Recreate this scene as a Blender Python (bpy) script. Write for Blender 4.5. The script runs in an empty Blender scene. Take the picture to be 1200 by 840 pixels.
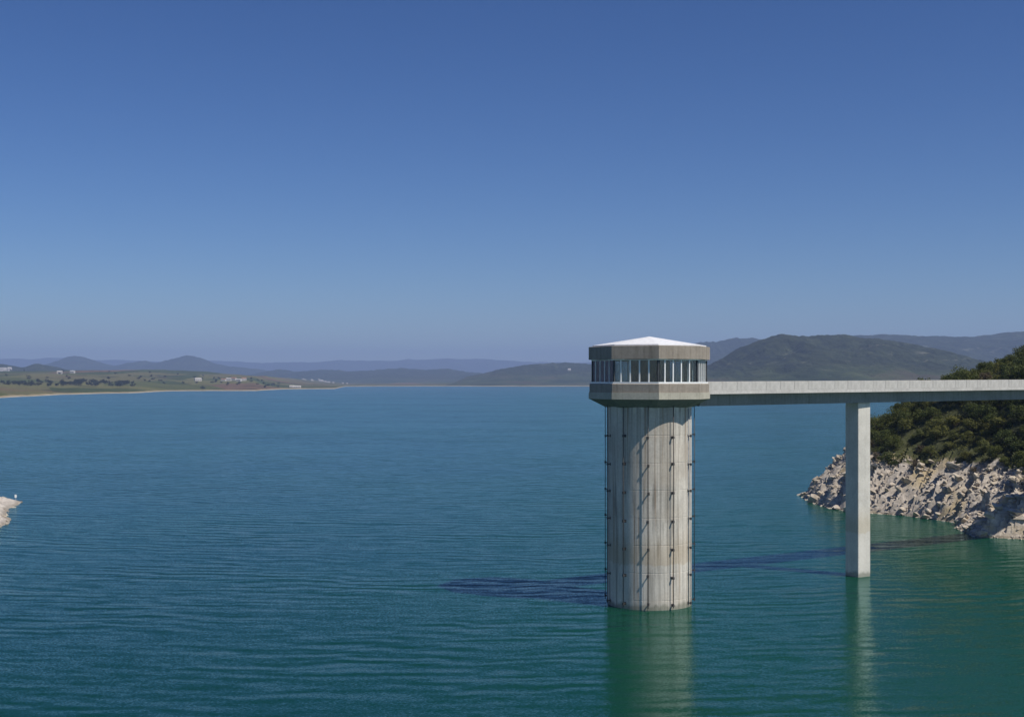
import bpy, bmesh, math, random
import numpy as np
from mathutils import Vector, Matrix
random.seed(7)
R = math.radians
scene = bpy.context.scene
COL = scene.collection

# ------------------------------------------------------------------ camera
CAM_Z = 25.0
cam_d = bpy.data.cameras.new('camera')
cam = bpy.data.objects.new('camera', cam_d)
COL.objects.link(cam)
cam.location = (0, 0, CAM_Z)
cam.rotation_euler = (R(90), 0, 0)
cam_d.sensor_width = 36
cam_d.lens = 45.0
cam_d.shift_y = 26 / 1200
cam_d.clip_start = 0.5
cam_d.clip_end = 80000
scene.camera = cam

# ------------------------------------------------------------------ sky, sun, exposure
SUN_EL = R(53)
SUN_AZ = R(55)                       # measured from the camera side (-Y) towards +X
sx, sy, sz = math.sin(SUN_AZ)*math.cos(SUN_EL), -math.cos(SUN_AZ)*math.cos(SUN_EL), math.sin(SUN_EL)
world = bpy.data.worlds.new('World')
scene.world = world
world.use_nodes = True
nt = world.node_tree
for n in list(nt.nodes): nt.nodes.remove(n)
wo = nt.nodes.new('ShaderNodeOutputWorld')
bg = nt.nodes.new('ShaderNodeBackground')
sky = nt.nodes.new('ShaderNodeTexSky')
sky.sky_type = 'NISHITA'
sky.sun_disc = False
sky.sun_elevation = SUN_EL
sky.sun_rotation = math.pi - SUN_AZ
sky.altitude = 1500
sky.air_density = 1.0
sky.dust_density = 0.3
sky.ozone_density = 4.5
bg.inputs['Strength'].default_value = 0.0505
hsv = nt.nodes.new('ShaderNodeHueSaturation'); hsv.inputs['Saturation'].default_value = 1.2; hsv.inputs['Hue'].default_value = .507
gam = nt.nodes.new('ShaderNodeGamma'); gam.inputs[1].default_value = 1.24
nt.links.new(sky.outputs[0], hsv.inputs['Color'])
nt.links.new(hsv.outputs[0], gam.inputs[0])
nt.links.new(gam.outputs[0], bg.inputs['Color'])
nt.links.new(bg.outputs[0], wo.inputs['Surface'])

sun_d = bpy.data.lights.new('sun', 'SUN')
sun_d.energy = 5.0
sun_d.angle = R(0.5)
sun_d.color = (1.0, 0.95, 0.86)
sun = bpy.data.objects.new('sun', sun_d)
COL.objects.link(sun)
sun.rotation_euler = Vector((sx, sy, sz)).to_track_quat('Z', 'Y').to_euler()

scene.view_settings.view_transform = 'Standard'
scene.view_settings.look = 'None'
scene.view_settings.exposure = 0.0
scene.view_settings.gamma = 1.0
scene.render.engine = 'CYCLES'
scene.cycles.use_denoising = True
scene.cycles.max_bounces = 8
scene.cycles.transparent_max_bounces = 12

# ------------------------------------------------------------------ helpers
def hash2(ix, iy, seed):
    h = (ix.astype(np.int64)*374761393 + iy.astype(np.int64)*668265263 + seed*144664117) & 0xffffffff
    h = ((h ^ (h >> 13))*1274126177) & 0xffffffff
    h = h ^ (h >> 16)
    return (h & 0xffff)/65535.0
def vnoise(x, y, seed=0):
    x = np.asarray(x, float); y = np.asarray(y, float)
    x, y = np.broadcast_arrays(x, y)
    ix = np.floor(x); iy = np.floor(y); fx = x-ix; fy = y-iy
    fx = fx*fx*(3-2*fx); fy = fy*fy*(3-2*fy)
    a = hash2(ix, iy, seed); b = hash2(ix+1, iy, seed); c = hash2(ix, iy+1, seed); d = hash2(ix+1, iy+1, seed)
    return (a+(b-a)*fx)*(1-fy) + (c+(d-c)*fx)*fy
def fbm(x, y, octs=4, seed=0):
    v = 0; a = 0.5; t = 0
    for o in range(octs):
        v = v + a*vnoise(np.asarray(x)*2**o + 17.3*o, np.asarray(y)*2**o - 9.1*o, seed+o); t += a; a *= .5
    return v/t*2-1                     # -1..1
def sstep(a, b, x):
    t = np.clip((x-a)/(b-a), 0, 1); return t*t*(3-2*t)

def link(name, me, mat=None, parent=None):
    o = bpy.data.objects.new(name, me); COL.objects.link(o)
    if mat: me.materials.append(mat)
    if parent: o.parent = parent
    return o
def empty(name, loc, rz=0, parent=None):
    o = bpy.data.objects.new(name, None); COL.objects.link(o)
    o.location = loc; o.rotation_euler = (0, 0, rz); o.empty_display_size = .5
    if parent: o.parent = parent
    return o
def tag(o, label=None, cat=None, group=None, kind=None):
    if label: o['label'] = label
    if cat: o['category'] = cat
    if group: o['group'] = group
    if kind: o['kind'] = kind
    return o
def bm_mesh(name, bm, smooth=False):
    me = bpy.data.meshes.new(name)
    bmesh.ops.recalc_face_normals(bm, faces=bm.faces)
    bm.to_mesh(me); bm.free()
    if smooth:
        for p in me.polygons: p.use_smooth = True
    return me
def box(bm, c, s, rz=0, bevel=0):
    M = Matrix.Translation(c) @ Matrix.Rotation(rz, 4, 'Z') @ Matrix.Diagonal((s[0], s[1], s[2], 1))
    r = bmesh.ops.create_cube(bm, size=1, matrix=M)
    if bevel:
        es = set(e for v in r['verts'] for e in v.link_edges)
        bmesh.ops.bevel(bm, geom=list(es), offset=bevel, segments=1, affect='EDGES')
def tube(bm, p, q, r0, r1=None, n=8):
    r1 = r0 if r1 is None else r1
    p = Vector(p); q = Vector(q); d = q-p
    M = Matrix.Translation((p+q)/2) @ d.to_track_quat('Z', 'Y').to_matrix().to_4x4()
    bmesh.ops.create_cone(bm, cap_ends=True, segments=n, radius1=r0, radius2=r1, depth=d.length, matrix=M)
def lathe(bm, prof, n, rot=0, close=True):
    """prof: list of (radius, z), joined in order; closed to a solid of revolution (n-gon)"""
    rings = []
    for r, z in prof:
        rings.append([bm.verts.new((r*math.sin(rot+2*math.pi*k/n), -r*math.cos(rot+2*math.pi*k/n), z)) for k in range(n)])
    for a, b in zip(rings[:-1], rings[1:]):
        for k in range(n):
            bm.faces.new((a[k], a[(k+1) % n], b[(k+1) % n], b[k]))
    if close:
        a, b = rings[-1], rings[0]
        for k in range(n):
            bm.faces.new((a[k], a[(k+1) % n], b[(k+1) % n], b[k]))
    return rings
def grid_mesh(name, X, Y, Z, smooth=True):
    n, m = X.shape
    v = np.stack([X, Y, Z], -1).reshape(-1, 3)
    i = np.arange(n*m).reshape(n, m)
    f = np.stack([i[:-1, :-1], i[1:, :-1], i[1:, 1:], i[:-1, 1:]], -1).reshape(-1, 4)
    me = bpy.data.meshes.new(name)
    me.vertices.add(len(v)); me.vertices.foreach_set('co', v.ravel())
    me.loops.add(f.size); me.loops.foreach_set('vertex_index', f.ravel())
    me.polygons.add(len(f)); me.polygons.foreach_set('loop_start', np.arange(0, f.size, 4)); me.polygons.foreach_set('loop_total', np.full(len(f), 4))
    me.polygons.foreach_set('use_smooth', np.full(len(f), smooth))
    me.update(calc_edges=True); me.validate()
    if me.polygons[len(f)//2].normal.z < 0: me.flip_normals()
    return me

# ------------------------------------------------------------------ materials
class MT:
    def __init__(s, name, rough=0.9, spec=0.3):
        s.m = bpy.data.materials.new(name); s.m.use_nodes = True
        s.t = s.m.node_tree; s.b = s.t.nodes['Principled BSDF']
        s.b.inputs['Roughness'].default_value = rough
        s.b.inputs['Specular IOR Level'].default_value = spec
        s.geo = s.t.nodes.new('ShaderNodeNewGeometry')
        s.tc = s.t.nodes.new('ShaderNodeTexCoord')
    def N(s, kind, **kw):
        n = s.t.nodes.new(kind)
        for k, v in kw.items(): setattr(n, k, v)
        return n
    def L(s, a, b): s.t.links.new(a, b)
    def mapped(s, src, scale, rot=(0, 0, 0)):
        n = s.N('ShaderNodeMapping'); n.inputs['Scale'].default_value = scale; n.inputs['Rotation'].default_value = rot
        s.L(src, n.inputs[0]); return n.outputs[0]
    def noise(s, vec, scale, detail=4, rough=.55, dist=0):
        n = s.N('ShaderNodeTexNoise'); n.inputs['Scale'].default_value = scale; n.inputs['Detail'].default_value = detail
        n.inputs['Roughness'].default_value = rough; n.inputs['Distortion'].default_value = dist
        s.L(vec, n.inputs['Vector']); return n.outputs['Fac']
    def ramp(s, fac, stops, interp='LINEAR'):
        n = s.N('ShaderNodeValToRGB'); cr = n.color_ramp; cr.interpolation = interp
        while len(cr.elements) < len(stops): cr.elements.new(.5)
        for e, (p, c) in zip(cr.elements, stops):
            e.position = p; e.color = (*c, 1) if len(c) == 3 else c
        s.L(fac, n.inputs[0]); return n.outputs[0]
    def mix(s, fac, a, b, mode='MIX'):
        n = s.N('ShaderNodeMix', data_type='RGBA', blend_type=mode)
        for sock, v in ((n.inputs['Factor'], fac), (n.inputs['A'], a), (n.inputs['B'], b)):
            pass
        s.put(n.inputs[0], fac); s.put(n.inputs[6], a); s.put(n.inputs[7], b)
        return n.outputs[2]
    def put(s, sock, v):
        if isinstance(v, bpy.types.NodeSocket): s.L(v, sock)
        elif isinstance(v, tuple): sock.default_value = (*v, 1) if len(v) == 3 else v
        else: sock.default_value = v
    def math(s, op, a, b=0.0, c=None, clamp=False):
        n = s.N('ShaderNodeMath', operation=op); n.use_clamp = clamp
        s.put(n.inputs[0], a); s.put(n.inputs[1], b)
        if c is not None: s.put(n.inputs[2], c)
        return n.outputs[0]
    def maprange(s, v, a, b, c=0., d=1., smooth=True):
        n = s.N('ShaderNodeMapRange'); n.interpolation_type = 'SMOOTHSTEP' if smooth else 'LINEAR'
        s.put(n.inputs[0], v); n.inputs[1].default_value = a; n.inputs[2].default_value = b
        n.inputs[3].default_value = c; n.inputs[4].default_value = d
        return n.outputs[0]
    def xyz(s, v):
        n = s.N('ShaderNodeSeparateXYZ'); s.L(v, n.inputs[0]); return n.outputs
    def bump(s, h, strength=.5, dist=.1):
        n = s.N('ShaderNodeBump'); n.inputs['Strength'].default_value = strength; n.inputs['Distance'].default_value = dist
        s.L(h, n.inputs['Height']); s.L(n.outputs[0], s.b.inputs['Normal']); return n
    def color(s, c): s.put(s.b.inputs['Base Color'], c)

def concrete(name, base, stain, streak=.5, band=None, lines=False):
    k = MT(name, .92, .25); P = k.tc.outputs['Object']
    big = k.noise(P, .35, 5, .6)
    fine = k.noise(P, 4.0, 5, .65)
    st = k.noise(k.mapped(P, (2.2, 2.2, .10)), 1.0, 5, .65)
    st2 = k.noise(k.mapped(P, (5.5, 5.5, .05)), 1.0, 3, .6)
    c = k.mix(k.maprange(big, .35, .7), base, tuple(x*.82 for x in base))
    c = k.mix(k.math('MULTIPLY', k.maprange(st, .48, .72), streak), c, stain)
    c = k.mix(k.math('MULTIPLY', k.maprange(st2, .55, .75), streak*.6), c, tuple(x*.75 for x in stain))
    if lines:
        st3 = k.noise(k.mapped(P, (1.25, 1.25, .035)), 1.0, 2, .5)
        c = k.mix(k.maprange(st3, .52, .60, 0, .55), c, tuple(x*1.15 for x in stain))
        st4 = k.noise(k.mapped(P, (3.4, 3.4, .06)), 1.0, 2, .5)
        c = k.mix(k.maprange(st4, .60, .66, 0, .6), c, (.24, .16, .10))
        pour = k.noise(k.mapped(P, (.15, .15, .33)), 1.0, 1, .4)
        c = k.mix(k.maprange(pour, .45, .62, 0, .35), c, (.46, .39, .31))
    c = k.mix(.22, c, k.ramp(fine, [(.3, (.25, .25, .25)), (.7, (.75, .75, .75))]), 'OVERLAY')
    if band:
        z = k.xyz(P)[2]
        zz = k.math('ADD', z, k.math('MULTIPLY', k.math('SUBTRACT', k.noise(k.mapped(P, (1.3, 1.3, .3)), 1, 5), .5), 1.3))
        m = k.math('MULTIPLY', k.maprange(zz, band[0]-.1, band[0]+.12), k.maprange(zz, band[1]-.6, band[1]+2.2, 1, 0))
        c = k.mix(k.math('MULTIPLY', m, .42), c, band[2])
        low = k.math('MULTIPLY', k.maprange(zz, band[0]-.12, band[0]+.1, 1, 0), .12)
        c = k.mix(low, c, (.66, .63, .57))
        wet = k.maprange(zz, .25, .75, .6, 0)
        c = k.mix(wet, c, (.10, .11, .075))
    k.color(c)
    k.bump(k.mix(.5, fine, st), .25, .05)
    return k.m

def plain(name, col, rough=.6, spec=.4, var=.15, metal=0):
    k = MT(name, rough, spec)
    n = k.noise(k.tc.outputs['Object'], 2.5, 4)
    k.color(k.mix(k.maprange(n, .3, .7), tuple(x*(1-var) for x in col), tuple(min(1, x*(1+var)) for x in col)))
    k.b.inputs['Metallic'].default_value = metal
    return k.m

M = {}
M['shaft'] = concrete('shaft_concrete', (.61, .56, .485), (.22, .20, .17), 1.0, band=(4.9, 6.6, (.40, .31, .20)), lines=True)
M['pier'] = concrete('pier_concrete', (.62, .585, .52), (.42, .39, .34), .4, band=(5.6, 7.2, (.46, .38, .25)))
M['cap'] = concrete('weathered_cap_concrete', (.33, .285, .235), (.17, .14, .11), .7)
M['lip'] = concrete('pale_lip_concrete', (.46, .43, .35), (.28, .26, .20), .6)
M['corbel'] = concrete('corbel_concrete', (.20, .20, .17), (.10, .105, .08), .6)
M['deck'] = concrete('deck_concrete', (.53, .505, .47), (.37, .35, .32), .5)
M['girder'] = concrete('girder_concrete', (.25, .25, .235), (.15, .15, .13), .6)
M['roof'] = plain('white_roof', (.74, .74, .75), .6, .3, .09)
M['white'] = plain('white_paint', (.80, .80, .78), .45, .4, .04)
M['rail'] = plain('dark_steel', (.05, .045, .042), .6, .4, .35)
M['galv'] = plain('galvanised_steel', (.42, .43, .44), .5, .5, .2)
M['inside'] = plain('darkened_interior', (.07, .075, .08), .8, .2, .2)  # shade put into the colour, so the room behind the glass looks unlit
M['trunk'] = plain('bark', (.10, .075, .05), .9, .1, .3)
M['wall_white'] = plain('whitewash', (.52, .49, .45), .8, .2, .06)
M['tiles'] = plain('clay_tiles', (.34, .16, .09), .85, .2, .25)
M['dark'] = plain('dark_opening', (.03, .03, .035), .4, .4, .2)
M['asphalt'] = plain('asphalt', (.055, .055, .055), .9, .2, .2)

k = MT('window_glass')
g = k.N('ShaderNodeBsdfGlossy'); g.inputs['Roughness'].default_value = .03
tr = k.N('ShaderNodeBsdfTransparent'); tr.inputs[0].default_value = (.66, .76, .80, 1)
fr = k.N('ShaderNodeFresnel'); fr.inputs[0].default_value = 1.55
mx = k.N('ShaderNodeMixShader')
fac = k.math('MULTIPLY_ADD', fr.outputs[0], 1.0, .03, clamp=True)
k.L(fac, mx.inputs[0]); k.L(tr.outputs[0], mx.inputs[1]); k.L(g.outputs[0], mx.inputs[2])
k.L(mx.outputs[0], k.t.nodes['Material Output'].inputs['Surface'])
M['glass'] = k.m

def foliage(name, dark, light, var=True):
    k = MT(name, .75, .15)
    oi = k.N('ShaderNodeObjectInfo')
    n = k.noise(k.tc.outputs['Object'], .9, 3)
    rnd = k.math('FRACT', k.math('MULTIPLY', k.geo.outputs['Random Per Island'], 7.31))
    f = k.math('ADD', k.math('MULTIPLY', n, .6), k.math('MULTIPLY', rnd, .4))
    c = k.ramp(f, [(.25, dark), (.75, light)])
    c = k.mix(k.math('MULTIPLY', oi.outputs['Random'], .45), c, tuple(x*y for x, y in zip(light, (1.15, .95, .7))))
    k.color(c)
    tl = k.N('ShaderNodeBsdfTranslucent'); k.L(c, tl.inputs['Color'])
    ms = k.N('ShaderNodeMixShader'); ms.inputs[0].default_value = .32
    k.L(k.b.outputs[0], ms.inputs[1]); k.L(tl.outputs[0], ms.inputs[2])
    k.L(ms.outputs[0], k.t.nodes['Material Output'].inputs['Surface'])
    return k.m
M['leaf_dark'] = foliage('dark_scrub_leaves', (.044, .060, .020), (.112, .138, .040))
M['leaf_olive'] = foliage('olive_leaves', (.074, .088, .028), (.165, .175, .055))
M['leaf_yellow'] = foliage('yellow_green_leaves', (.10, .11, .020), (.23, .23, .045))
M['leaf_grey'] = foliage('dry_grey_twigs', (.085, .068, .046), (.16, .135, .095))
M['leaf_far'] = foliage('far_tree_leaves', (.018, .026, .012), (.040, .050, .022))

# rock / headland
def headland_mat(name, rock_a, rock_b, soil_line, ochre_amt=.75):
    k = MT(name, .95, .15); P = k.geo.outputs['Position']
    z = k.xyz(P)[2]
    n1 = k.noise(P, .25, 6, .62); n2 = k.noise(P, 1.6, 6, .65)
    strata = k.noise(k.mapped(P, (.5, .5, 2.4), (.5, .4, 0)), .8, 4, .6)
    c = k.ramp(n2, [(.28, tuple(x*.40 for x in rock_a)), (.45, rock_a), (.68, rock_b)])
    c = k.mix(k.maprange(strata, .42, .62, 0, .5), c, tuple(x*.62 for x in rock_a))
    ochre = k.maprange(k.noise(P, .11, 3), .52, .66, 0, ochre_amt)
    c = k.mix(ochre, c, (.40, .31, .17))
    soil = k.ramp(n2, [(.3, (.035, .040, .016)), (.7, (.075, .078, .036))])
    zz = k.math('ADD', z, k.math('MULTIPLY', k.math('SUBTRACT', n1, .5), 9.0))
    c = k.mix(k.maprange(zz, soil_line, soil_line+1.6), c, soil)
    c = k.mix(k.maprange(z, .15, .55, .5, 0), c, (.12, .10, .065))
    k.color(c)
    k.bump(k.mix(.4, n2, strata), .7, .3)
    return k.m
M['headland'] = headland_mat('headland_rock', (.42, .365, .305), (.58, .51, .43), 9.2)
M['spit'] = headland_mat('spit_gravel', (.46, .41, .36), (.62, .57, .51), 40, .15)
k = MT('loose_rock', .95, .15)
oi = k.N('ShaderNodeObjectInfo')
n = k.noise(k.tc.outputs['Object'], 1.3, 5, .65)
c = k.ramp(n, [(.3, (.25, .21, .17)), (.5, (.45, .39, .32)), (.75, (.60, .53, .45))])
c = k.mix(k.math('MULTIPLY', oi.outputs['Random'], .5), c, (.47, .40, .30))
k.color(c); k.bump(n, .5, .2)
M['rock'] = k.m

# far land
def land_mat(name, kind):
    k = MT(name, 1.0, .05); P = k.geo.outputs['Position']; z = k.xyz(P)[2]
    n1 = k.noise(P, .0016, 5, .6); n2 = k.noise(P, .012, 5, .65); n3 = k.noise(P, .05, 4, .7)
    if kind == 'plain':
        v = k.N('ShaderNodeTexVoronoi'); v.inputs['Scale'].default_value = 1.0; v.inputs['Randomness'].default_value = .9
        k.L(k.mapped(P, (.0042, .0022, 0), (0, 0, .35)), v.inputs['Vector'])
        f = k.xyz(v.outputs['Color'])[0]
        c = k.ramp(f, [(0, (.060, .078, .026)), (.26, (.095, .105, .035)), (.45, (.14, .135, .05)), (.60, (.072, .09, .03)),
                       (.72, (.135, .125, .055)), (.84, (.15, .10, .062)), (.92, (.10, .115, .04))], 'CONSTANT')
        c = k.mix(k.maprange(n2, .52, .66, 0, .85), c, (.028, .036, .017))
        c = k.mix(.25, c, k.ramp(n3, [(.3, (.2, .2, .2)), (.7, (.8, .8, .8))]), 'OVERLAY')
        red = k.maprange(n1, .56, .64, 0, .6)
        c = k.mix(red, c, (.16, .095, .06))
        zz = k.math('ADD', z, k.math('MULTIPLY', k.math('SUBTRACT', n2, .5), 3.2))
        c = k.mix(k.maprange(zz, 2.2, 2.8, 1, 0), c, k.mix(n3, (.24, .18, .085), (.34, .29, .20)))
        c = k.mix(k.maprange(zz, .5, 1.1, .8, 0), c, (.46, .42, .34))
    else:
        scrub = k.ramp(n3, [(.3, (.018, .025, .012)), (.7, (.050, .060, .028))])
        rock = k.maprange(k.math('ADD', k.math('MULTIPLY', n2, .6), k.math('MULTIPLY', n3, .4)), .57, .65, 0, .55)
        c = k.mix(rock, scrub, (.20, .19, .15))
        field = k.ramp(k.noise(P, .004, 4), [(.35, (.030, .042, .018)), (.5, (.055, .070, .028)), (.65, (.080, .070, .042))])
        lo = k.math('ADD', z, k.math('MULTIPLY', k.math('SUBTRACT', n1, .5), 60.0))
        c = k.mix(k.maprange(lo, 40 if kind == 'hill' else 25, 75 if kind == 'hill' else 60, .9, 0), c, field)
        c = k.mix(.35, c, k.ramp(n2, [(.3, (.15, .15, .15)), (.7, (.85, .85, .85))]), 'OVERLAY')
    k.color(c)
    k.bump(k.mix(.5, n3, n2), 1.0, 22.0)
    return k.m
M['plain'] = land_mat('far_plain', 'plain')
M['hill'] = land_mat('scrub_hill', 'hill')
M['farhill'] = land_mat('far_hill', 'far')

# water: silty teal body under a clear rippled surface
k = MT('lake_water', .10, .5); P = k.geo.outputs['Position']
k.b.inputs['IOR'].default_value = 1.30
X, Y, Z = k.xyz(P)
# crests bend very slightly (waves refracting towards both banks)
v = k.math('SUBTRACT', Y, k.math('MULTIPLY', k.math('MULTIPLY', X, X), .0014))
cmb = k.N('ShaderNodeCombineXYZ'); k.L(X, cmb.inputs[0]); k.L(v, cmb.inputs[1])
W = cmb.outputs[0]
def slope(vec, detail, kx, ky):
    n = k.N('ShaderNodeTexNoise'); n.inputs['Scale'].default_value = 1.0; n.inputs['Detail'].default_value = detail; n.inputs['Roughness'].default_value = .5
    k.L(vec, n.inputs['Vector'])
    c = k.xyz(n.outputs['Color'])
    return k.math('MULTIPLY', k.math('SUBTRACT', c[0], .5), kx), k.math('MULTIPLY', k.math('SUBTRACT', c[1], .5), ky)
gust = k.maprange(k.noise(k.mapped(P, (.005, .012, 1)), 1.0, 3), .3, .7, .75, 1.2)
def swell(lam, rot, dist, amp, dscale=1.0):
    n = k.N('ShaderNodeTexWave', wave_type='BANDS', bands_direction='Y', wave_profile='SIN')
    n.inputs['Scale'].default_value = 1.0; n.inputs['Distortion'].default_value = dist
    n.inputs['Detail'].default_value = 2.0; n.inputs['Detail Scale'].default_value = dscale; n.inputs['Detail Roughness'].default_value = .5
    q = .314/lam
    k.L(k.mapped(W, (q*.75, q, q), (0, 0, rot)), n.inputs['Vector'])
    return k.math('MULTIPLY', k.math('SUBTRACT', n.outputs['Fac'], .5), amp)
patch = k.maprange(k.noise(k.mapped(W, (.035, .06, 1)), 1.0, 2), .32, .66, .12, 1.1)
sw = k.math('MULTIPLY', k.math('ADD', swell(3.6, .10, 8.0, .115, 1.2), swell(2.1, -.16, 7.0, .080, 1.2)), patch)
sl3 = [slope(k.mapped(W, (.14, .40, 1)), 2, .05, .12),
       slope(k.mapped(W, (.45, 1.1, 1), (0, 0, .12)), 2, .07, .18),
       slope(k.mapped(W, (5.0, 9.0, 1), (0, 0, -.2)), 1, .24, .44)]
nx = k.math('MULTIPLY', k.math('ADD', k.math('ADD', sl3[0][0], sl3[1][0]), sl3[2][0]), gust)
ny = k.math('MULTIPLY', k.math('ADD', k.math('ADD', k.math('ADD', sl3[0][1], sw), sl3[1][1]), sl3[2][1]), gust)
cn = k.N('ShaderNodeCombineXYZ'); k.L(nx, cn.inputs[0]); k.L(ny, cn.inputs[1]); cn.inputs[2].default_value = 1
nn = k.N('ShaderNodeVectorMath', operation='NORMALIZE'); k.L(cn.outputs[0], nn.inputs[0])
silt = k.noise(k.mapped(P, (.006, .006, 1)), 1.0, 3)
silt = k.math('ADD', k.maprange(silt, .3, .7, 0, .5), k.maprange(X, -40., 70., 0, .5))
body = k.N('ShaderNodeBsdfDiffuse'); k.put(body.inputs['Color'], k.mix(silt, (.0022, .034, .027), (.005, .056, .022)))
refl = k.N('ShaderNodeBsdfGlossy'); refl.inputs['Roughness'].default_value = .14; refl.inputs['Color'].default_value = (.68, .94, 1.0, 1)
k.L(nn.outputs[0], refl.inputs['Normal']); k.L(nn.outputs[0], body.inputs['Normal'])
frn = k.N('ShaderNodeFresnel'); frn.inputs['IOR'].default_value = 1.333; k.L(nn.outputs[0], frn.inputs['Normal'])
# wind-roughened water reflects well under the flat-mirror value
wfac = k.math('MULTIPLY', frn.outputs[0], .80)
wmx = k.N('ShaderNodeMixShader'); k.L(wfac, wmx.inputs[0]); k.L(body.outputs[0], wmx.inputs[1]); k.L(refl.outputs[0], wmx.inputs[2])
k.L(wmx.outputs[0], k.t.nodes['Material Output'].inputs['Surface'])
M['water'] = k.m

# ------------------------------------------------------------------ water and air
bm = bmesh.new()
ys = [-4000, 0, 400, 2000, 8000, 27000]; xs = [-27000, -3000, -300, 300, 3000, 27000]
vs = [[bm.verts.new((x, y, 0)) for x in xs] for y in ys]
for j in range(len(ys)-1):
    for i in range(len(xs)-1):
        bm.faces.new((vs[j][i], vs[j][i+1], vs[j+1][i+1], vs[j+1][i]))
water = link('water', bm_mesh('water', bm), M['water'])
tag(water, 'calm blue green reservoir water with small ripples', kind='structure')

# ------------------------------------------------------------------ far terrain
F = 1500.0
HZ = 446.0
def u_of(px): return (np.asarray(px, float)-600)/F
def z_of(py, d): return CAM_Z + (HZ-np.asarray(py, float))/F*d

# low land round the lake: distance of the shore and height of its rear rise, by bearing
sh_px = [-700, -300, 0, 50, 100, 160, 200, 300, 330, 394, 404, 500, 600, 690, 760, 840, 900, 1100, 1500, 1900]
sh_d = [1500, 1700, 1900, 2200, 2400, 2560, 2980, 3150, 3600, 3950, 5500, 5800, 5600, 5600, 5200, 3400, 2900, 2600, 2400, 2200]
top_px = [-700, 0, 190, 240, 300, 360, 396, 430, 600, 690, 840, 1000, 1200, 1900]
top_y = [432, 434.5, 434, 436, 440, 445, 448, 448, 446, 443, 438, 435, 434, 434]
us = np.linspace(u_of(-700), u_of(1900), 420); ts = np.linspace(0, 1, 90)**1.5
U, T = np.meshgrid(us, ts, indexing='ij')
ds = np.interp(us, u_of(sh_px), sh_d)
ds = ds + 60*fbm(us*60, us*0, 4, 3) + 130*fbm(us*18, us*0+3, 3, 5)
D0 = ds[:, None]
span = np.interp(us, u_of([0, 300, 400, 800, 900]), [3000, 1600, 5500, 5000, 3000])[:, None]
D = D0 - 40 + (span+3000)*T
rear = z_of(np.interp(us, u_of(top_px), top_y), ds+span[:, 0])[:, None]
q = np.clip((D-D0)/span, 0, 1)
Zl = np.where(D < D0, (D-D0)*.04, 3.0*sstep(0, 90, D-D0) + (rear-3.0)*(q**1.15))
Zl = Zl + np.where(D > D0+60, 1, 0)*fbm(U*D*.004, D*.0035, 4, 11)*(1.0+7*q)
Zl = np.maximum(Zl*np.where(D > D0+span, np.maximum(0.2, 1-(D-D0-span)/2800), 1), -2.5)
land = link('far_shore', grid_mesh('far_shore', U*D, D, Zl), M['plain'])
tag(land, 'low farmland along the far lake shore', kind='structure')
def land_z(x, y):
    uu = x/y
    i = np.clip(np.searchsorted(us, uu), 1, len(us)-1)
    i = i if abs(us[i]-uu) < abs(us[i-1]-uu) else i-1
    return float(np.interp(y, D[i], Zl[i]))

def ridge(label, dist, pts, front, back, seed, mat, rough=.26, n=420, m=70, base=0.0):
    px = np.array([p[0] for p in pts], float); py = np.array([p[1] for p in pts], float)
    x0, x1 = u_of(px[0])*dist, u_of(px[-1])*dist
    xs = np.linspace(x0, x1, n)
    # smooth crest through the points
    crest = np.interp(xs, u_of(px)*dist, z_of(py, dist))
    kk = np.hanning(9); kk /= kk.sum(); crest = np.convolve(np.pad(crest, 4, 'edge'), kk, 'valid')
    crest = crest + (fbm(xs/dist*45, xs*0, 6, seed)*1.6 + fbm(xs/dist*400, xs*0+5, 3, seed+1)*.7)*dist/F
    tt = np.concatenate([np.linspace(0, 1, m), 1+np.linspace(0, 1, m//3)[1:]])
    X, T = np.meshgrid(xs, tt, indexing='ij')
    cz = crest[:, None]
    Yf = dist + fbm(xs/front*1.5, xs*0, 3, seed+9)[:, None]*front*.15
    Yy = np.where(T < 1, Yf-front*(1-T), Yf+back*(T-1))
    s = front*.16
    rid = 1-np.abs(fbm(X/s+Yy/s*.25, Yy/(s*2.2), 4, seed+4))*2
    prof = np.where(T < 1, T**(1.25), np.maximum(0, 1-(T-1))**.8)
    Zz = base + (cz-base)*prof*(1 + rough*(rid-.6)*(1-np.abs(T-1))**0*np.clip(np.abs(1-T)*4, 0, 1))
    Zz = Zz + (fbm(X/s*3, Yy/s*3, 4, seed+6))*(np.abs(cz))*.035
    edge = sstep(0, .08, (X-x0)/(x1-x0))*sstep(0, .08, (x1-X)/(x1-x0))
    Zz = np.maximum(Zz*edge, -2.5)
    o = link('hills', grid_mesh('hills', X, Yy, Zz), mat)
    tag(o, label, kind='structure')
    def zat(x, y):
        i = int(np.clip(round((x-x0)/(x1-x0)*(n-1)), 0, n-1))
        return float(np.interp(y, Yy[i], Zz[i]))
    return zat
ridge('faint blue mountain range on the horizon', 23500, [(-700, 425), (-200, 422), (0, 421), (55, 418.5), (75, 419), (130, 422), (200, 424), (260, 422.5), (300, 424.5), (350, 424), (420, 422), (470, 421), (520, 420), (590, 421), (640, 424), (800, 426), (1000, 425), (1300, 424), (1900, 425)], 4500, 3500, 21, M['farhill'], n=500)
ridge('blue hills with a pointed peak behind the left farmland', 13500, [(-500, 440), (-200, 428), (-60, 431), (30, 431), (52, 428), (66, 423), (77, 418.5), (88, 416.5), (100, 418.5), (114, 424), (132, 428.5), (150, 425), (166, 421.5), (180, 426), (196, 424), (212, 419.5), (228, 418), (243, 421), (258, 426), (275, 428.5), (320, 435), (390, 446)], 2200, 1800, 33, M['farhill'])
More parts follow.
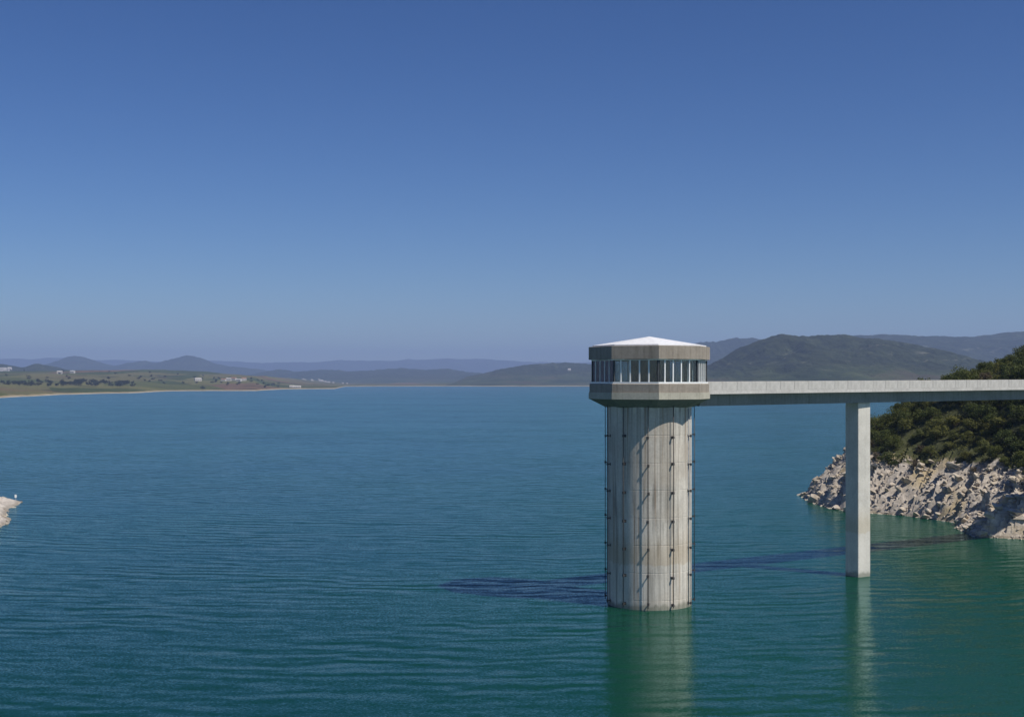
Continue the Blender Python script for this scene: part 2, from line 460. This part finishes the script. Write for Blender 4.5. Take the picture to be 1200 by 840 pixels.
vil = ridge('pale hill at the left edge of the far shore', 7000, [(-400, 436), (-120, 426), (-40, 424), (6, 425.5), (20, 429), (31, 433), (42, 429), (52, 427), (62, 429.5), (80, 435), (130, 446)], 1400, 1200, 44, M['farhill'], n=200)
mid = ridge('low dark blue hills across the middle of the far shore', 11000, [(250, 446), (300, 438), (325, 433), (345, 435.5), (375, 432), (405, 435.5), (440, 433), (470, 431.5), (500, 434), (525, 432.5), (560, 437.5), (600, 441), (660, 446)], 2400, 1500, 55, M['farhill'])
cen = ridge('green hill with fields left of the tower', 7200, [(520, 446), (560, 439), (590, 432), (612, 428), (635, 426), (660, 425), (690, 426.5), (740, 424), (790, 428), (840, 436), (900, 446)], 1500, 1500, 66, M['hill'])
ridge('blue hill behind the wooded hill right of the tower', 9500, [(700, 430), (760, 414), (800, 405), (825, 400), (845, 399), (865, 395), (885, 395), (920, 401), (980, 412), (1060, 430)], 2200, 1500, 77, M['hill'])
ridge('long blue ridge on the right horizon', 8500, [(860, 425), (940, 402), (1000, 394.5), (1030, 393), (1070, 393.5), (1110, 395.5), (1135, 395.5), (1165, 391.5), (1200, 389), (1260, 386), (1400, 390), (1600, 410), (1800, 430)], 2400, 1800, 88, M['hill'])
ridge('rounded wooded hill with rocky patches right of the tower', 4600, [(740, 446), (790, 440), (826, 431), (850, 417), (870, 405), (890, 397.5), (912, 393), (932, 396), (945, 395), (967, 391.5), (987, 393.5), (1010, 395.5), (1040, 397.5), (1080, 403), (1120, 413), (1160, 427), (1220, 444)], 1250, 1100, 99, M['hill'], rough=.42, n=520, m=130)

# ------------------------------------------------------------------ intake tower
TX, TY = 15.46, 144.0
AZT = math.atan2(TX, TY)                       # bearing of the tower
ROT = R(8.5) - AZT                             # a corner of the octagon looks nearly at the dam
tower = empty('intake_tower', (TX, TY, 0))
tag(tower, 'round concrete intake tower with an octagonal glazed control room standing in the lake', 'tower')
ST_R = 4.70
# shaft with recessed vertical formwork joints and lift joints
bm = bmesh.new()
NP = 40
angs, rads = [], []
rs = random.Random(4)
for i in range(NP):
    a0 = 2*math.pi*i/NP; da = 2*math.pi/NP; off = rs.uniform(-.012, .012)
    for f, r in ((0.0, -.035), (.03, -.035), (.05, off), (.30, off), (.53, off), (.76, off), (.98, off)):
        angs.append(a0+da*f); rads.append(ST_R+r)
zs = []
z = -2.0
while z < 22.0:
    zs += [(z, 0), (z+.06, 0), (z+.08, 1), (min(z+3.0, 22.3)-.02, 1)]
    z += 3.0
zs.append((22.6, 1))
rings = []
for zz, full in zs:
    rings.append([bm.verts.new(((r-(0 if full else .02))*math.sin(a), -(r-(0 if full else .02))*math.cos(a), zz)) for a, r in zip(angs, rads)])
for a, b in zip(rings[:-1], rings[1:]):
    n = len(a)
    for i in range(n): bm.faces.new((a[i], a[(i+1) % n], b[(i+1) % n], b[i]))
bm.faces.new(rings[-1])
link('shaft', bm_mesh('shaft', bm), M['shaft'], tower)
# corbel: octagon narrowing to the shaft
def oct_part(name, prof, mat, n=8, bevel=0):
    bm = bmesh.new(); lathe(bm, prof, n, ROT)
    if bevel:
        bmesh.ops.bevel(bm, geom=[e for e in bm.edges if e.calc_face_angle(0) > .4], offset=bevel, segments=1, affect='EDGES')
    return link(name, bm_mesh(name, bm), mat, tower)
OR = 6.86
oct_part('corbel', [(4.0, 22.05), (4.98, 22.05), (OR-.06, 22.97), (4.0, 22.97)], M['corbel'])
oct_part('floor_lip', [(3.9, 22.975), (OR, 22.975), (OR, 23.70), (3.9, 23.70)], M['lip'], bevel=.03)
oct_part('floor_slab', [(0.02, 23.705), (OR-.09, 23.705), (OR-.09, 24.62), (OR-.20, 24.68), (0.02, 24.68)], M['cap'], bevel=.02)
oct_part('window_sill', [(6.20, 24.685), (6.66, 24.685), (6.66, 24.86), (6.20, 24.86)], M['white'])
oct_part('fascia', [(0.02, 27.34), (OR, 27.34), (OR, 28.76), (OR-.25, 28.80), (0.02, 28.80)], M['cap'], bevel=.03)
oct_part('head_frame', [(6.25, 27.22), (6.56, 27.22), (6.56, 27.335), (6.25, 27.335)], M['white'])
oct_part('roof', [(0.02, 29.96), (OR-.42, 28.93), (OR-.42, 28.805), (0.02, 28.805)], M['roof'])
bm = bmesh.new(); lathe(bm, [(2.32, 24.684), (6.15, 24.684), (6.15, 24.72), (2.32, 24.72)], 48)  # dark sheet added over the slab, keeps sun pools off the floor
link('dark_floor_sheet', bm_mesh('dark_floor_sheet', bm), M['inside'], tower)
bm = bmesh.new(); lathe(bm, [(2.32, 27.29), (6.2, 27.29), (6.2, 27.337), (2.32, 27.337)], 48)  # dark sheet added under the fascia slab, darkens the room seen through the glass
link('dark_ceiling_sheet', bm_mesh('dark_ceiling_sheet', bm), M['inside'], tower)
bm = bmesh.new(); lathe(bm, [(0.02, 24.685), (2.3, 24.685), (2.3, 27.335), (.02, 27.335)], 24)
link('stair_core', bm_mesh('stair_core', bm, False), M['inside'], tower)
def opt(r, k, f):                       # point on facet k of the octagon, f along it
    a = ROT + k*math.pi/4; b = a+math.pi/4
    p = Vector((r*math.sin(a), -r*math.cos(a), 0)); q_ = Vector((r*math.sin(b), -r*math.cos(b), 0))
    return p.lerp(q_, f), math.atan2(q_.y-p.y, q_.x-p.x)
WR = 6.45
WZ0, WZ1 = 24.865, 27.215
bm = bmesh.new(); box(bm, (0, 0, 0), (.20, .20, WZ1-WZ0), bevel=.02)
corner_me = bm_mesh('corner_post', bm); corner_me.materials.append(M['inside'])
bm = bmesh.new(); box(bm, (0, 0, 0), (.145, .17, WZ1-WZ0), bevel=.012)
mul_me = bm_mesh('mullion', bm); mul_me.materials.append(M['white'])
bm = bmesh.new(); box(bm, (0, 0, 0), (.085, .11, WZ1-WZ0), bevel=.01)
thin_me = bm_mesh('mullion', bm); thin_me.materials.append(M['white'])
flen = 2*WR*math.sin(math.pi/8)
fs = [.02, .16, .37, .58, .79, .98]
pane_mes = {}
for kf in range(8):
    p, rz = opt(WR-.02, kf, 0)
    c = link('corner_post', corner_me, None, tower); c.location = (p.x, p.y, (WZ0+WZ1)/2); c.rotation_euler = (0, 0, rz-math.pi/8)
    for f in fs[1:-1]:
        p, rz = opt(WR, kf, f)
        o = link('mullion', mul_me if kf in (0, 7, 1) else thin_me, None, tower); o.location = (p.x, p.y, (WZ0+WZ1)/2); o.rotation_euler = (0, 0, rz)
    for f0, f1 in zip(fs[:-1], fs[1:]):
        p, rz = opt(WR, kf, (f0+f1)/2)
        w = round((f1-f0)*flen-.15, 3)
        if w not in pane_mes:
            bm = bmesh.new(); box(bm, (0, 0, 0), (w, .012, WZ1-WZ0-.01))
            pane_mes[w] = bm_mesh('pane', bm); pane_mes[w].materials.append(M['glass'])
        o = link('pane', pane_mes[w], None, tower); o.location = (p.x, p.y, (WZ0+WZ1)/2); o.rotation_euler = (0, 0, rz)
# guide rails on brackets
RR = 5.06
rail_me, brk_me, foot_me = None, None, None
for i in range(11):
    rel = R(-67.0 + i*360/11)
    a = rel-AZT
    light = (i == 4)
    t = Vector((math.sin(a), -math.cos(a), 0))
    bm = bmesh.new()
    tube(bm, (0, 0, .25), (0, 0, 22.4 if not light else 22.0), (.042 if not light else .04), n=8)
    if light:
        tube(bm, (.0, .26, .25), (.0, .26, 22.0), .055, n=8)
    r_me = bm_mesh('guide_rail', bm, True); r_me.materials.append(M['galv'] if light else M['rail'])
    ro = link('guide_rail', r_me, None, tower); ro.location = t*RR; ro.rotation_euler = (0, 0, a)
    if brk_me is None:
        bm = bmesh.new()
        box(bm, (0, .18, 0), (.10, .40, .10)); box(bm, (0, .36, 0), (.24, .05, .30)); box(bm, (0, .0, 0), (.17, .15, .26))
        brk_me = bm_mesh('bracket', bm); brk_me.materials.append(M['rail'])
    for j in range(7):
        b = link('bracket', brk_me, None, ro); b.location = (0, 0, .55+3.05*j+rs.uniform(-.12, .12)); b.rotation_euler = (0, rs.uniform(-.1, .1), rs.uniform(-.12, .12))
# ------------------------------------------------------------------ access bridge
DA = R(35.0)
dx, dy = math.cos(DA), math.sin(DA)
bridge = empty('access_bridge', (TX, TY, 0), DA)
tag(bridge, 'long grey concrete footbridge deck running from the tower to the wooded shore', 'bridge')
S0, S1 = 6.4, 128.0
def ztop(s): return 24.88 + (s-7)*.0042
def sloped(bm, s0, s1, y0, y1, a, b, bev=0):
    """bar along the deck; a, b = offsets below the parapet top"""
    vs = [bm.verts.new((s, y, ztop(s)-o)) for s in (s0, s1) for y in (y0, y1) for o in (a, b)]
    for f in ((0, 1, 3, 2), (4, 6, 7, 5), (0, 4, 5, 1), (2, 3, 7, 6), (0, 2, 6, 4), (1, 5, 7, 3)):
        bm.faces.new([vs[i] for i in f])
HW = 2.55
bm = bmesh.new(); sloped(bm, S0, S1, -HW+.0, HW, 1.02, 1.42)
link('deck_slab', bm_mesh('deck_slab', bm), M['deck'], bridge)
bm = bmesh.new(); sloped(bm, S0+.0, S1, -1.35, 1.35, 1.425, 2.80)
link('girder', bm_mesh('girder', bm), M['girder'], bridge)
bm = bmesh.new(); sloped(bm, S0+.5, S1, -HW+.30, HW-.30, .985, 1.016)
link('road_surface', bm_mesh('road_surface', bm), M['asphalt'], bridge)
PL = 2.4
npan = int((S1-S0)/PL)
sl = .0042
for side in (-1, 1):
    bm = bmesh.new()
    sh = Matrix.Identity(4)
    for s in (0, 1): pass
    x0, x1, y0, y1 = .012, PL-.012, -.11, .11
    vs = [bm.verts.new((x, y, x*sl-o)) for x in (x0, x1) for y in (y0, y1) for o in (0.0, 1.012)]
    for f in ((0, 1, 3, 2), (4, 6, 7, 5), (0, 4, 5, 1), (2, 3, 7, 6), (0, 2, 6, 4), (1, 5, 7, 3)):
        bm.faces.new([vs[i] for i in f])
    me = bm_mesh('parapet_panel', bm); me.materials.append(M['deck'])
    rr = random.Random(side+5)
    for i in range(npan):
        s = S0+i*PL
        o = link('parapet_panel', me, None, bridge)
        o.location = (s, side*(HW-.13)+rr.uniform(-.012, .012), ztop(s)+rr.uniform(-.006, .006))
# piers
def pier(s, z0):
    bm = bmesh.new()
    zt = ztop(s)-2.805
    box(bm, (0, 0, (zt+z0)/2), (2.2, 2.2, zt-z0), bevel=.05)
    o = link('pier', bm_mesh('pier', bm), M['pier'], bridge)
    o.location = (s, 0, 0); o.rotation_euler = (0, 0, R(-3))
    return o
pier(35.3, -2.0)

# ------------------------------------------------------------------ headland
shore = [(63.5, 281), (62.6, 270), (62.3, 258), (62.5, 249), (65, 243), (69, 241), (74, 236), (77, 229), (77.2, 221), (75.6, 213), (75, 205), (80.6, 201.5),
         (92, 193), (108, 172), (125, 150), (150, 120), (300, 110), (300, 420), (170, 420), (115, 350), (88, 309), (70, 290)]
def sdist(X, Y):
    Dm = np.full(X.shape, 1e9); ins = np.zeros(X.shape, bool)
    n = len(shore)
    for i in range(n):
        ax, ay = shore[i]; bx, by = shore[(i+1) % n]
        ex, ey = bx-ax, by-ay
        t = np.clip(((X-ax)*ex+(Y-ay)*ey)/(ex*ex+ey*ey), 0, 1)
        Dm = np.minimum(Dm, np.hypot(X-ax-t*ex, Y-ay-t*ey))
        c = ((ay > Y) != (by > Y)) & (X < (bx-ax)*(Y-ay)/((by-ay) if by != ay else 1e-9)+ax)
        ins ^= c
    return np.where(ins, Dm, -Dm)
def hl_height(X, Y):
    s = sdist(X, Y)
    s = s + 1.7*fbm(X/9, Y/9, 3, 70) + .35*fbm(X/2.2, Y/2.2, 3, 71)
    s = s*(1-.16*sstep(238, 226, Y))
    h = np.interp(s, [-6, 0, 2, 9, 14, 23, 32, 48, 90], [-2.5, 0, 2.3, 9.0, 13.4, 20.8, 24.7, 29.5, 36])
    rock = sstep(.2, 2, s)*sstep(14, 10, s)
    # tilted beds: long faces dipping one way, short steep breaks the other
    ph = (-X*.80 + Y*.52 + h*.35 + 2.4*fbm(X/8, Y/8, 3, 72))/3.6
    saw = ph-np.floor(ph)
    ph2 = (-X*.72 + Y*.62 + h*.5 + 1.3*fbm(X/4, Y/4, 2, 75))/1.35
    saw2 = ph2-np.floor(ph2)
    a1 = .6 + .8*vnoise(X/6, Y/6, 78)
    h = h + rock*(a1*2.4*(saw-.5) + .75*(saw2-.5) + .32*fbm(X/1.6, Y/1.6, 3, 74))
    # gully and spur near the bridge side
    for c0, amp, wd in ((258, -2.4, 3.0), (248, 1.4, 2.5), (243.5, -1.5, 1.6), (236, -1.2, 1.4), (231, 1.2, 2.0), (226.5, -2.4, 1.7), (221, 1.2, 2.4)):
        h = h + amp*rock*np.exp(-((X*.30+(Y-(c0-.30*70-.0))-.9*fbm(X/5, Y/5, 2, 79)*2.0-.0)/wd)**2)*sstep(.5, 4, s)
    h = h + (1-rock)*sstep(8, 14, s)*(1.5*fbm(X/12, Y/12, 3, 76))
    return np.maximum(h, -2.5), s
gx = np.concatenate([np.arange(54, 106, .32), np.arange(106, 200, 2.0)])
gy = np.concatenate([np.arange(126, 190, 2.0), np.arange(190, 290, .34), np.arange(290, 380, 2.0)])
GX, GY = np.meshgrid(gx, gy, indexing='ij')
GZ, GS = hl_height(GX, GY)
head = link('headland', grid_mesh('headland', GX, GY, GZ, smooth=False), M['headland'])
tag(head, 'steep rocky headland rising from the lake on the right', kind='structure')
def hz(x, y):
    h, s = hl_height(np.array([x]), np.array([y])); return float(h[0]), float(s[0])

# loose and bedded rocks on the shore: parts of the headland
def rock_mesh(seed, sx_, sy_, sz_):
    r = random.Random(seed); bm = bmesh.new()
    for i in range(14):
        v = Vector((r.gauss(0, 1), r.gauss(0, 1), r.gauss(0, 1))).normalized()
        m = max(abs(v.x), abs(v.y), abs(v.z)); v = v/(m**.7)
        bm.verts.new((v.x*sx_*r.uniform(.8, 1), v.y*sy_*r.uniform(.8, 1), v.z*sz_*r.uniform(.8, 1)))
    g = bmesh.ops.convex_hull(bm, input=bm.verts)
    for v in [v for v in bm.verts if not v.link_faces]: bm.verts.remove(v)
    me = bm_mesh('rock', bm); me.materials.append(M['rock']); return me
rocks = [rock_mesh(i, random.uniform(.8, 1.15), random.uniform(.45, .7), random.uniform(.28, .42)) for i in range(14)]
rr = random.Random(12)
def scatter(parent, n, test, xr, yr, smin, smax, base=(0, 0, 0)):
    cnt = 0; tries = 0
    while cnt < n and tries < n*60:
        tries += 1
        x, y = rr.uniform(*xr), rr.uniform(*yr)
        z = test(x, y)
        if z is None: continue
        o = link('rock', rr.choice(rocks), None, parent)
        s = smin*(smax/smin)**(rr.random()**1.8)
        o.location = (x, y, z-.10*s)
        o.scale = (s*rr.uniform(.8, 1.25), s*rr.uniform(.8, 1.2), s*rr.uniform(.8, 1.3))
        o.rotation_euler = (rr.gauss(.32, .16), rr.gauss(.30, .16), rr.gauss(R(55), .25))
        cnt += 1
def t_head(x, y):
    u = x/y
    if not .21 < u < .42: return None
    h, s = hz(x, y)
    if -.15 < h < 10 and s < 11: return h
    return None
scatter(head, 300, t_head, (60, 100), (198, 285), .8, 2.3)

# rubble: too many to count, one mesh
bm = bmesh.new(); cnt = 0
srcs = [[v.co.copy() for v in m.vertices] for m in rocks[:5]]; srcf = [[list(p.vertices) for p in m.polygons] for m in rocks[:5]]
while cnt < 1500:
    x, y = rr.uniform(60, 100), rr.uniform(196, 288)
    z = t_head(x, y)
    if z is None: continue
    q_ = rr.randrange(5); s = rr.uniform(.22, .62)
    Mx = Matrix.Translation((x, y, z+.05)) @ Matrix.Rotation(rr.uniform(0, 6.28), 4, 'Z') @ Matrix.Rotation(rr.gauss(.3, .4), 4, 'X')
    vv = [bm.verts.new(Mx @ (c*s)) for c in srcs[q_]]
    for f in srcf[q_]: bm.faces.new([vv[i] for i in f])
    cnt += 1
rub = link('rubble', bm_mesh('rubble', bm), M['rock'], head); rub['kind'] = 'stuff'

# ------------------------------------------------------------------ scrub on the headland
def leaf_cloud(bm, r, centre, rad, n, size, squash=.8):
    c = Vector(centre)
    for i in range(n):
        v = Vector((r.gauss(0, 1), r.gauss(0, 1), r.gauss(0, 1))).normalized()
        v.z = v.z*squash
        p = c + v*rad*(r.random()**.35)
        nrm = (v + Vector((r.gauss(0, .6), r.gauss(0, .6), r.gauss(.3, .6)))).normalized()
        t = nrm.orthogonal().normalized(); b = nrm.cross(t)
        a = r.uniform(0, 6.28); t, b = t*math.cos(a)+b*math.sin(a), b*math.cos(a)-t*math.sin(a)
        s = size*r.uniform(.6, 1.4)
        bm.faces.new([bm.verts.new(p+t*s), bm.verts.new(p+b*s*.55), bm.verts.new(p-t*s*.9), bm.verts.new(p-b*s*.55)])
def shrub_proto(seed, leaf, rx, rz, nclump, nleaf, size):
    r = random.Random(seed)
    bmc = bmesh.new(); bmt = bmesh.new()
    tube(bmt, (0, 0, -.6), (r.uniform(-.1, .1), r.uniform(-.1, .1), rz*.45), .16, .10, 7)
    for i in range(nclump):
        a = r.uniform(0, 6.28); q = r.random()**.6
        zc = rz*r.uniform(.35, 1.55)
        w = math.sqrt(max(.08, 1-((zc-rz*.8)/rz)**2))
        c = Vector((math.cos(a)*rx*q*w*.82, math.sin(a)*rx*q*w*.82, zc))
        leaf_cloud(bmc, r, c, rx*r.uniform(.26, .46), nleaf, size)
        if i % 2 == 0: tube(bmt, (0, 0, rz*.3), c, .08, .03, 5)
    me_c = bm_mesh('crown', bmc); me_c.materials.append(M[leaf])
    me_t = bm_mesh('trunk', bmt); me_t.materials.append(M['trunk'])
    return me_c, me_t
kinds = {
    'dark': ([shrub_proto(100+i, 'leaf_dark', 2.1+.25*i, 1.45+.15*i, 17, 120, .135) for i in range(4)], 'dark green evergreen shrub on the rocky headland', 'dark shrubs on the headland'),
    'olive': ([shrub_proto(200+i, 'leaf_olive', 1.9+.2*i, 1.35, 15, 115, .13) for i in range(3)], 'olive green shrub on the rocky headland', 'olive shrubs on the headland'),
    'yellow': ([shrub_proto(300+i, 'leaf_yellow', 1.7, 1.2+.1*i, 12, 105, .125) for i in range(2)], 'bright yellow green bush on the rocky headland', 'yellow green bushes on the headland'),
    'dry': ([shrub_proto(400+i, 'leaf_grey', 1.6, 1.1, 10, 70, .12) for i in range(2)], 'dry grey brown bush on the rocky headland', 'dry bushes on the headland'),
}
pts = []
rp = random.Random(31)
tries = 0
while len(pts) < 330 and tries < 40000:
    tries += 1
    y = rp.uniform(188, 310); x = y*rp.uniform(.268, .455)
    h, s = hz(x, y)
    if s < 9.2 + 1.5*math.sin(y*.4) or s > 44: continue
    if any((x-a)**2+(y-b)**2 < 2.35**2 for a, b, _ in pts): continue
    pts.append((x, y, h))
pts.sort(key=lambda p: p[1])
pts = pts[:300]
for x, y, h in pts:
    s_ = hz(x, y)[1]
    gn = vnoise(np.array([x/9]), np.array([y/9]), 55)[0] + rp.uniform(-.25, .25)
    kd = 'dark' if gn < .50 else 'olive' if gn < .86 else 'yellow' if gn < .93 else 'dry'
    if h < 12.0 and rp.random() < .35: kd = 'dry'
    protos, lab, grp = kinds[kd]
    c, t = rp.choice(protos)
    e = empty('shrub', (x, y, h-.1), rp.uniform(0, 6.28))
    sc = rp.uniform(.75, 1.25)*(0.8 if h < 12 else 1.0); e.scale = (sc, sc, sc*rp.uniform(.85, 1.2))
    where = ', above the bridge deck' if h > 23 else ', in the lowest row above bare rock' if s_ < 10.5 else ', on the slope below the deck'
    tag(e, lab + where, 'shrub', grp + where)
    link('crown', c, None, e); link('trunk', t, None, e)
# ground cover between the shrubs
bm = bmesh.new(); r = random.Random(8); cnt = 0
while cnt < 1500:
    y = r.uniform(186, 300); x = y*r.uniform(.27, .46)
    h, s = hz(x, y)
    if s < 8.6 or s > 50: continue
    leaf_cloud(bm, r, (x, y, h+.15), r.uniform(.5, 1.0), 22, .15, .6); cnt += 1
uc = link('undergrowth', bm_mesh('undergrowth', bm), M['leaf_olive'])
tag(uc, 'low undergrowth filling the gaps between the headland shrubs', kind='stuff')

# ------------------------------------------------------------------ gravel spit at the left edge
sp = [(-84.5, 205), (-87.0, 217), (-88.6, 226), (-90.2, 231), (-93.2, 236), (-96.5, 245), (-98.6, 251), (-99.2, 257), (-101.0, 264), (-104.5, 268), (-112, 276), (-140, 290), (-180, 280), (-180, 180), (-100, 180), (-88, 196)]
shore_head = shore
shore = sp
sgx = np.arange(-150, -80, .4); sgy = np.arange(185, 292, .5)
SX, SY = np.meshgrid(sgx, sgy, indexing='ij')
SS = sdist(SX, SY) + .5*fbm(SX/3, SY/3, 3, 90)
SZ = np.interp(SS, [-6, 0, 1.5, 6, 14, 40], [-2.5, 0, .55, 1.7, 3.0, 6]) + sstep(0, 2, SS)*.30*fbm(SX/1.2, SY/1.2, 3, 91)
spit = link('gravel_spit', grid_mesh('gravel_spit', SX, SY, np.maximum(SZ, -2.5), False), M['spit'])
tag(spit, 'pale gravel spit reaching into the lake at the left edge', kind='structure')
def spz(x, y):
    i = int(np.clip((x+150)/.4, 0, len(sgx)-1)); j = int(np.clip((y-185)/.5, 0, len(sgy)-1)); return float(SZ[i, j])
def t_spit(x, y):
    if x/y < -.43: return None
    z = spz(x, y); return z if -.1 < z < 3 else None
scatter(spit, 60, t_spit, (-120, -84), (205, 275), .3, .8)
shore = shore_head
mx_, my_ = -100.6, 259.5
post = empty('marker_post', (mx_, my_, spz(mx_, my_)))
tag(post, 'small white marker board on a thin post at the tip of the gravel spit', 'marker')
bm = bmesh.new(); tube(bm, (0, 0, -.3), (0, 0, 1.5), .05, .045)
link('post', bm_mesh('post', bm), M['galv'], post)
bm = bmesh.new(); box(bm, (0, -.08, 1.2), (.42, .05, .62), bevel=.01)
link('board', bm_mesh('board', bm), M['white'], post)

# ------------------------------------------------------------------ far trees and houses
def far_tree_proto(seed):
    r = random.Random(seed); bmc = bmesh.new(); bmt = bmesh.new()
    tube(bmt, (0, 0, -1), (0, 0, 5), .5, .3, 6)
    for i in range(9):
        a = r.uniform(0, 6.28); q = r.random()**.5
        leaf_cloud(bmc, r, (math.cos(a)*4.2*q, math.sin(a)*4.2*q, r.uniform(3, 8.5)), r.uniform(2, 3.2), 16, 1.1)
    a = bm_mesh('crown', bmc); a.materials.append(M['leaf_far']); b = bm_mesh('trunk', bmt); b.materials.append(M['trunk'])
    return a, b
fps = [far_tree_proto(i) for i in range(4)]
rt = random.Random(77)
def far_tree(px, d, sc=1.0, where='scattered over the far left farmland'):
    x = float(u_of(px))*d
    e = empty('tree', (x, d, land_z(x, d)-.3), rt.uniform(0, 6)); e.scale = (sc*rt.uniform(.9, 1.5), sc*rt.uniform(.9, 1.5), sc*rt.uniform(.8, 1.15))
    tag(e, 'small dark distant tree ' + where, 'tree', 'distant trees ' + where)
    c, t = rt.choice(fps)
    link('crown', c, None, e); link('trunk', t, None, e)
for i in range(46): far_tree(rt.gauss(98, 20), rt.uniform(2900, 3250), 1.0, 'in the dense row in front of the two white farmhouses')
for i in range(16): far_tree(rt.gauss(143, 7), rt.uniform(2950, 3200), 1.0, 'in the short clump right of the dense row')
for i in range(34): far_tree(rt.uniform(0, 75), rt.uniform(2700, 3000), .8, 'in the low row at the far left edge')
for i in range(30): far_tree(rt.uniform(160, 330), rt.uniform(3500, 4300), .8, 'around the hamlet on the reddish far slope')
for i in range(40): far_tree(rt.uniform(-60, 300), rt.uniform(3000, 4800), .75)

def house(px, d, z, w, l, h, label, rz=0., group=None, roofmat='tiles', name='farmhouse'):
    x = float(u_of(px))*d
    e = empty(name, (x, d, z), rz); tag(e, label, 'house', group)
    bm = bmesh.new(); box(bm, (0, 0, h/2-1.5), (w, l, h+3)); link('wall', bm_mesh('wall', bm), M['wall_white'], e)
    bm = bmesh.new()
    v = [bm.verts.new(c) for c in ((-w/2-.4, -l/2-.4, h+.005), (w/2+.4, -l/2-.4, h+.005), (w/2+.4, l/2+.4, h+.005), (-w/2-.4, l/2+.4, h+.005), (-w/2-.4, 0, h+l*.22), (w/2+.4, 0, h+l*.22))]
    for f in ((0, 1, 5, 4), (2, 3, 4, 5), (0, 4, 3), (1, 2, 5), (0, 3, 2, 1)): bm.faces.new([v[i] for i in f])
    link('roof', bm_mesh('roof', bm), M[roofmat], e)
    for i in range(3):
        bm = bmesh.new(); box(bm, ((i-1)*w*.28, -l/2-.02, h*.5), (w*.10, .12, h*.32)); link('window', bm_mesh('window', bm), M['dark'], e)
    return e
def lh(px, d, *a, **k_):
    x = float(u_of(px))*d; return house(px, d, land_z(x, d), *a, **k_)
lh(70, 4300, 17, 10, 8, 'white farmhouse on the left farmland, left one of the pair above the trees', .2, roofmat='wall_white')
lh(85, 4350, 15, 10, 7, 'white farmhouse on the left farmland, right one of the pair above the trees', -.2, roofmat='wall_white')
lh(232, 3900, 20, 12, 7, 'long white farmhouse alone on the reddish far slope', .5, roofmat='wall_white')
for i, px in enumerate((262, 268, 274, 280, 286)):
    lh(px, 3950+60*(i % 3), rt.uniform(10, 16), 10, rt.uniform(6, 8), 'white house in the small hamlet on the reddish far slope', rt.uniform(-.4, .4), group='hamlet houses on the far slope', roofmat='wall_white' if i % 2 else 'tiles')
lh(348, 3880, 24, 12, 4, 'broad white block for the bright shore patch on the far point', .05, roofmat='wall_white')  # house-shaped block standing in for a pale patch of shore
lh(342, 3900, 14, 10, 5, 'small white shed beside the broad white block on the far point', .1, roofmat='wall_white')
for i in range(14):
    px = rt.uniform(-6, 13); d = rt.uniform(6300, 6850); x = float(u_of(px))*d
    house(px, d, vil(x, d)-1, rt.uniform(12, 24), 12, rt.uniform(8, 13), 'white house of the village on the hill at the left edge', rt.uniform(-.5, .5), 'white hill village houses', 'wall_white', 'village_house')
for i in range(16):
    px = rt.gauss(385, 18); d = rt.uniform(7300, 8300); x = float(u_of(px))*d
    house(px, d, max(mid(x, d), land_z(x, d))-1, rt.uniform(8, 15), 9, rt.uniform(5, 8), 'white house of the village below the low blue hills', rt.uniform(-.5, .5), 'white lakeside village houses', 'wall_white', 'village_house')
x = float(u_of(667))*6800
house(667, 6800, cen(x, 6800)-1, 16, 12, 9, 'lone white house high on the green hill left of the tower', .2, None, 'wall_white')

# ------------------------------------------------------------------ haze
bm = bmesh.new(); box(bm, (0, 12500, 348), (60000, 35000, 704))
hz_o = link('haze', bm_mesh('haze', bm))
hm = bpy.data.materials.new('haze'); hm.use_nodes = True
for n in list(hm.node_tree.nodes): hm.node_tree.nodes.remove(n)
ho = hm.node_tree.nodes.new('ShaderNodeOutputMaterial'); pv = hm.node_tree.nodes.new('ShaderNodeVolumePrincipled')
pv.inputs['Density'].default_value = 8.0e-5
pv.inputs['Color'].default_value = (.45, .61, .99, 1)
pv.inputs['Anisotropy'].default_value = 0.0
hm.node_tree.links.new(pv.outputs[0], ho.inputs['Volume'])
hz_o.data.materials.append(hm)
tag(hz_o, 'thin blue summer haze over the lake and hills', kind='stuff')
